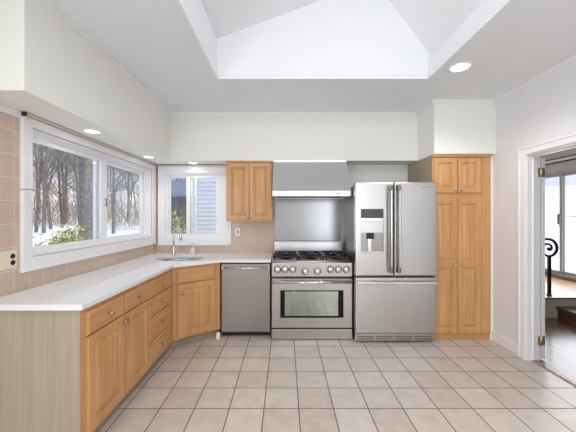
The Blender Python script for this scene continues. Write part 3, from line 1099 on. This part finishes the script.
# ------------------------------------------------------------------ refrigerator
GX0, GX1, GY = .785, 1.688, 3.272
r = thing('refrigerator', 'stainless french-door refrigerator with water dispenser beside the pantry', 'refrigerator', (GX0, GY, 0))
w = GX1 - GX0
b = MB(); b.box(.012, w - .022, .085, .735, .025, 1.775, .006)
b.box(.012, .30, .085, .18, 1.775, 1.79, .003); b.box(w - .31, w - .022, .085, .18, 1.775, 1.79, .003)
for x in (.07, w - .07):
    for y in (.16, .68):
        b.cyl((x, y, 0), (x, y, .03), .022, n=12)
b.build('body', 'greysteel', r)
gap = .432
ZD0, ZD1 = .757, 1.802
# left door with dispenser recess
dx0, dx1, dz0, dz1 = .058, .312, 1.012, 1.505
b = MB()
b.rects([(0, gap - .003, ZD0, ZD1, .08), (0, gap - .003, ZD0, ZD1, .012), (.004, gap - .007, ZD0 + .004, ZD1 - .004, .003), (.012, gap - .015, ZD0 + .012, ZD1 - .012, 0),
         (dx0, dx1, dz0, dz1, 0), (dx0 + .002, dx1 - .002, dz0 + .002, dz1 - .002, .010)], cap0=True, cap1=True)
dl = b.build('door', 'steel_v', r)
b = MB(); b.box(dx0 + .003, dx1 - .003, .002, .010, 1.402, dz1 - .003, .001); b.build('display', 'display', dl)
b = MB(); b.box(dx0 + .003, dx1 - .003, .0015, .010, 1.365, 1.400, .001)
for k in range(6):
    b.box(dx0 + .02 + k * .038, dx0 + .042 + k * .038, -.0005, .002, 1.374, 1.386, .001)
b.build('button_strip', 'chrome', dl)
b = MB(); b.box(dx0 + .003, dx1 - .003, -.004, .010, 1.238, 1.360, .003); b.build('cover_panel', 'steel_v', dl)
b = MB()
b.box(dx0 + .003, dx0 + .014, .001, .010, 1.03, 1.236); b.box(dx1 - .014, dx1 - .003, .001, .010, 1.03, 1.236)
b.box(dx0 + .014, dx1 - .014, .0065, .010, 1.03, 1.236)
b.box(dx0 + .04, dx0 + .055, .003, .0075, 1.03, 1.236)
b.build('dispenser_recess', 'steel_dish', dl)
b = MB(); b.box(dx0 + .062, dx0 + .148, -.006, .008, 1.168, 1.236, .004); b.box(dx0 + .07, dx0 + .14, -.012, .002, 1.205, 1.236, .004); b.build('dispenser_spout', 'black', dl)
b = MB(); b.box(dx0 + .082, dx0 + .118, -.004, .006, 1.03, 1.19, .003); b.build('dispenser_paddle', 'chrome', dl)
b = MB(); b.box(dx0 + .003, dx1 - .003, -.008, .010, 1.014, 1.030, .003); b.build('drip_tray', 'chrome', dl)
# right door
b = MB()
b.rects([(gap + .003, w, ZD0, ZD1, .08), (gap + .003, w, ZD0, ZD1, .012), (gap + .007, w - .004, ZD0 + .004, ZD1 - .004, .003), (gap + .015, w - .012, ZD0 + .012, ZD1 - .012, 0)], cap0=True)
drr = b.build('door', 'steel_v', r)
b = MB()
for k in range(11):
    x = w - .165 + k * .0125
    b.box(x, x + .0025, -.0015, .001, 1.738, 1.752); b.box(x, x + .008, -.0015, .001, 1.7445 if k % 2 else 1.738, 1.747 if k % 2 else 1.7405)
b.build('badge', 'greysteel', drr)
# freezer drawer
b = MB()
b.rects([(0, w, .112, .738, .08), (0, w, .112, .738, .012), (.004, w - .004, .116, .734, .003), (.012, w - .012, .124, .726, 0)], cap0=True)
fz = b.build('freezer_drawer', 'steel_v', r)
b = MB(); b.box(.012, w - .012, -.062, -.036, .672, .700, .009)
for x in (.03, w - .055):
    b.box(x, x + .025, -.05, .004, .676, .696, .004)
b.build('handle', 'chrome', fz)
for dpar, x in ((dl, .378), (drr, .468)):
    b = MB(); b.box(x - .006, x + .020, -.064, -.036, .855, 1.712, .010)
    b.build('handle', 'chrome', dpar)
    b = MB(); b.box(x - .019, x - .0055, -.058, -.040, .855, 1.712, .004)  # separate dark strip along the left side of the bar
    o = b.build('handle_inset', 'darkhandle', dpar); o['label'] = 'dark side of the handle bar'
    for z in (.80, 1.705):
        b = MB(); b.box(x - .019, x + .019, -.064, .004, z, z + .062, .006)
        b.build('handle_mount', 'darkhandle', dpar)
# kick grille
b = MB(); b.box(.004, w - .012, .03, .06, .022, .10, .004)
b.build('kick_grille', 'steel_h', r)
b = MB()
for k in range(4):
    b.box(.02 + k * .215, .215 + k * .215, .024, .032, .040, .052, .002); b.box(.02 + k * .215, .215 + k * .215, .024, .032, .066, .078, .002)
b.build('vent_slot', 'greysteel', r)

# ------------------------------------------------------------------ sockets
r = thing('wall_outlet', 'double ivory plate with black sockets on the left tiled wall', 'outlet', (XL + .006, 1.905, 1.142), PI / 2)
b = MB(); b.box(-.058, .058, -.006, 0, -.060, .060, .003); b.build('cover_plate', 'plate', r)
for z in (.021, -.021):
    b = MB(); b.lathe([(.0165, 0), (.0165, .003), (.015, .004), (.001, .004)], (.026, -.006, z), 16, 'y'); b.build('socket', 'black', r)
b = MB(); b.box(-.031, -.021, -.010, -.006, -.012, .012, .001)
for z in (.035, -.035):
    b.lathe([(.0035, 0), (.0025, .002)], (-.026, -.006, z), 8, 'y')
b.build('switch', 'plate', r)
r = thing('light_switch', 'small white switch plate on the tile under the upper cabinet', 'switch', (-.652, YB - .006, 1.205))
b = MB(); b.box(-.035, .035, -.006, 0, -.057, .057, .003); b.build('cover_plate', 'whiteplastic', r)
b = MB(); b.box(-.010, .010, -.010, -.006, -.02, .02, .002); b.build('rocker', 'greysteel', r)


# ------------------------------------------------------------------ recessed lights
def can(loc, label, rad, energy, col, spot=2.5):
    r = thing('recessed_light', label, 'ceiling light', loc, group='recessed lights')
    b = MB(); b.lathe([(rad, 0), (rad, -.004), (rad * .8, -.007), (rad * .76, -.002), (rad * .76, 0)], (0, 0, 0), 28, cap0=False, cap1=False); b.build('trim_ring', 'trim', r)
    b = MB(); b.lathe([(rad * .77, -.0015), (rad * .6, -.003), (.002, -.0035)], (0, 0, 0), 24); b.build('lens', 'lens', r)
    light('lamp', 'SPOT', (0, 0, -.02), energy, col, (0, 0, 0), rad * .6, parent=r, angle=spot)
    return r
can((1.545, 2.595, CEIL), 'round recessed light in the ceiling right of the skylight', .098, 22, (1, .975, .94))
can((-1.60, 2.44, SB), 'recessed soffit light over the middle of the wide left window', .07, 4.0, (1, .86, .68))
can((-1.62, 3.50, SB), 'recessed soffit light above the far end of the left window', .07, 3.5, (1, .86, .68))
can((-1.225, 3.91, SB), 'recessed soffit light above the window behind the sink', .07, 3.5, (1, .86, .68))

# ------------------------------------------------------------------ outdoors
def smooth(a, b_, t):
    t = max(0, min(1, (t - a) / (b_ - a)))
    return t * t * (3 - 2 * t)


def gz(x, y):
    d = math.hypot(x, y)
    return -.22 + 1.0 * smooth(11, 28, d) + 5.0 * smooth(28, 62, d) + .08 * math.sin(x * .9 + y * .4) * smooth(6, 12, d) + .06 * math.sin(y * 1.3 - x * .5) * smooth(6, 12, d)


b = MB()
NX, NY = 96, 80
gv = [[b.bm.verts.new((-75 + 115 * i / NX, -15 + 90 * j / NY, gz(-75 + 115 * i / NX, -15 + 90 * j / NY))) for j in range(NY + 1)] for i in range(NX + 1)]
for i in range(NX):
    for j in range(NY):
        b.face([gv[i][j], gv[i + 1][j], gv[i + 1][j + 1], gv[i][j + 1]], True)
structure(b.build('ground', 'snow'))

rnd = random.Random(7)


def grow(mb, p, d, length, rad, level, rr, maxl):
    seg = 4 if level == 0 else 3
    pts = [p.copy()]; rs = [rad]
    cur = p.copy(); dd = d.copy()
    for k in range(seg):
        dd = (dd + Vector((rr.uniform(-1, 1), rr.uniform(-1, 1), rr.uniform(-.3, .9))) * (.07 if level == 0 else .22)).normalized()
        cur = cur + dd * (length / seg)
        pts.append(cur.copy()); rs.append(max(.004, rad * (1 - .8 * (k + 1) / seg)))
    mb.tube(pts, rs, 6 if level == 0 else (4 if level == 1 else 3), caps=False)
    if level >= maxl:
        return
    nch = (16, 7, 5)[level]
    for k in range(nch):
        t = rr.uniform(.22 if level == 0 else .2, .98)
        q = t * seg; i = min(seg - 1, int(q)); f = q - i
        bp = pts[i].lerp(pts[i + 1], f); br = rs[i] + (rs[i + 1] - rs[i]) * f
        a = rr.uniform(0, 2 * PI)
        base = (pts[i + 1] - pts[i]).normalized()
        u = base.orthogonal().normalized(); v = base.cross(u)
        sp = rr.uniform(.6, 1.1)
        nd = (base * math.cos(sp) + (u * math.cos(a) + v * math.sin(a)) * math.sin(sp) + Vector((0, 0, .15))).normalized()
        ln = length * (.42 if level == 0 else .5) * rr.uniform(.6, 1.1) * (1.15 - .5 * t)
        grow(mb, bp, nd, ln, max(.005, br * .55), level + 1, rr, maxl)


protos = []
for k in range(6):
    rr = random.Random(40 + k)
    mb = MB()
    grow(mb, Vector((0, 0, -.2)), Vector((rr.uniform(-.08, .08), rr.uniform(-.08, .08), 1)).normalized(), 9.0 + rr.uniform(-1.5, 1.5), .085 + rr.uniform(-.025, .035), 0, rr, 3)
    protos.append(mb.build('bare_tree', 'bark' if k % 2 else 'bark2'))
count = 0
used = [False] * 6
spots = []
tries = 0
while len(spots) < 84 and tries < 4000:
    tries += 1
    y = 14 + 25 * rnd.random() ** .8
    t = -rnd.uniform(.30, 1.08) if len(spots) < 50 else -rnd.uniform(1.08, 2.0)
    p = (t * y, y)
    if all((p[0] - q[0]) ** 2 + (p[1] - q[1]) ** 2 > 1.6 for q in spots) and not (-7.2 < p[0] < -3.6 and 12 < p[1] < 18):
        spots.append(p)
for i, p in enumerate(spots):
    k = i % 6
    o = protos[k]
    if used[k]:
        o = protos[k].copy()
        C.objects.link(o)
    used[k] = True
    o.location = (p[0], p[1], gz(*p))
    o.rotation_euler = (0, 0, rnd.uniform(0, 6.28))
    s = rnd.uniform(.8, 1.25)
    o.scale = (s, s, s)
    tag(o, 'bare leafless tree standing in the snowy woods beyond the windows', 'tree', 'bare trees in the woods')

# the thick trunk just outside
r = thing('thick_tree', 'thick furrowed trunk close outside the left window pane', 'tree', (-4.74, 7.0, gz(-4.74, 7.0)))
b = MB()
rr = random.Random(3)
rings_ = []
for k in range(25):
    z = -.2 + k * .36
    rad = .185 * (1 + .5 * math.exp(-max(0, z) * 3)) * (1 - .02 * k)
    rings_.append([((rad * (1 + .09 * math.sin(7 * a + z * 1.1) + rr.uniform(-.05, .05))) * math.cos(a) + .03 * math.sin(z), (rad * (1 + .09 * math.sin(7 * a + z * 1.1))) * math.sin(a), z) for a in [2 * PI * j / 20 for j in range(20)]])
b.rings(rings_); b.build('trunk', 'barkbig', r)
b = MB()
for k in range(5):
    a = rr.uniform(0, 6.28)
    grow(b, Vector((0, 0, 4.6 + k * .7)), Vector((math.cos(a), math.sin(a), .5)).normalized(), 2.6, .06, 1, rr, 3)
b.build('branch', 'barkbig', r)
mb = MB(); rr = random.Random(77)
mb.tube([(0, 0, -.2), (.03, 0, 2.2), (-.02, .02, 4.6), (.05, 0, 7.0)], [.06, .05, .04, .015], 8, caps=False)
for k in range(6):
    a = k * 1.1
    grow(mb, Vector((0, 0, 4.4 + .4 * k)), Vector((math.cos(a), math.sin(a), .8)).normalized(), 1.8, .02, 1, rr, 2)
o = mb.build('slim_tree', 'bark2', None, (-6.12, 7.0, gz(-6.12, 7.0)))
tag(o, 'slim dark bare tree at the left edge of the left window view', 'tree')

# leafless brush: a tangle nobody could count
b = MB(); rr = random.Random(11)
for k in range(3600):
    y = 20 + 24 * rr.random()
    t = -(rr.uniform(.28, 1.05) if k < 2200 else rr.uniform(1.05, 2.0))
    x = t * y
    if -7.2 < x < -3.6 and 12 < y < 18:
        continue
    z = gz(x, y) - .05
    hgt = rr.uniform(.8, 3.6) * (.4 + .6 * smooth(13, 24, y))
    d = Vector((rr.uniform(-.6, .6), rr.uniform(-.6, .6), 1)).normalized()
    p0 = Vector((x, y, z)); p1 = p0 + d * hgt * .5; p2 = p1 + (d + Vector((rr.uniform(-.5, .5), rr.uniform(-.5, .5), 0))).normalized() * hgt * .5
    b.tube([p0, p1, p2], [.018, .012, .004], 3, caps=False)
o = b.build('brush', 'twig'); tag(o, 'tangle of leafless brown brush in the snowy woods', 'brush', kind='stuff')


def shrub(loc, rx, ry, h, n, lsize, mat, label, seed):
    r = thing('evergreen_shrub', label, 'shrub', loc)
    rr = random.Random(seed)
    b = MB()
    tips = []
    for k in range(26):
        a = rr.uniform(0, 2 * PI); q = rr.random() ** .5
        tip = Vector((q * rx * math.cos(a), q * ry * math.sin(a), h * (.5 + .5 * rr.random()) * (1 - .35 * q * q)))
        tips.append(tip)
        b.tube([(tip.x * .15, tip.y * .15, -.1), (tip.x * .6, tip.y * .6, tip.z * .55), tuple(tip)], [.014, .009, .004], 5, caps=False)
    b.build('stems', 'bark2', r)
    b = MB()
    for k in range(n):
        tip = rr.choice(tips); f = .35 + .65 * rr.random()
        c = Vector((tip.x * f, tip.y * f, tip.z * f)) + Vector((rr.gauss(0, .06), rr.gauss(0, .06), rr.gauss(0, .06)))
        d = Vector((rr.gauss(0, 1), rr.gauss(0, 1), rr.gauss(.4, .8))).normalized(); u = d.orthogonal().normalized(); v = d.cross(u)
        a = rr.uniform(0, 6.28); u, v = u * math.cos(a) + v * math.sin(a), v * math.cos(a) - u * math.sin(a)
        s = lsize * rr.uniform(.6, 1.2)
        q = [b.bm.verts.new(c + w_) for w_ in (u * s, v * s * .32 + d * s * .1, -u * s * .9, -v * s * .32 + d * s * .1)]
        b.face([q[0], q[1], q[2]]); b.face([q[0], q[2], q[3]])
    b.build('foliage', mat, r)


shrub((-4.02, 5.3, gz(-4, 5.3)), .37, .34, 1.80, 5200, .05, 'leaf', 'yellow-green leafy shrub in snow below the left window', 5)
shrub((-2.52, 6.9, gz(-2.5, 6.9)), .42, .4, 1.85, 2600, .06, 'leaf2', 'olive leafy shrub outside the window behind the sink', 6)

# neighbouring shed and the white clapboard wing
r = thing('garden_shed', 'grey shed with slate roof seen through the sink window', 'shed', (-5.4, 15.0, gz(-5.4, 15.0)))
b = MB(); b.box(-1.3, 1.3, -1, 1, -.3, 2.35); b.build('wall', 'shedwall', r)
b = MB(); b.prism([(-1.25, 2.25), (0, 3.1), (1.25, 2.25), (1.25, 2.33), (0, 3.2), (-1.25, 2.33)], -1.5, 1.5, 'x'); b.build('roof', 'shedroof', r)
b = MB()
for k in range(34):
    z = -.3 + k * .115
    b.prism([(8.0, z), (8.0, z + .122), (7.985, z + .122), (7.972, z)], -2.55, 2.2, 'x')
b.box(-2.63, -2.55, 7.95, 8.2, -.3, 3.7); b.box(-2.5, 2.2, 8.0, 8.2, -.3, 3.6)
structure(b.build('wall_wing', 'siding'))
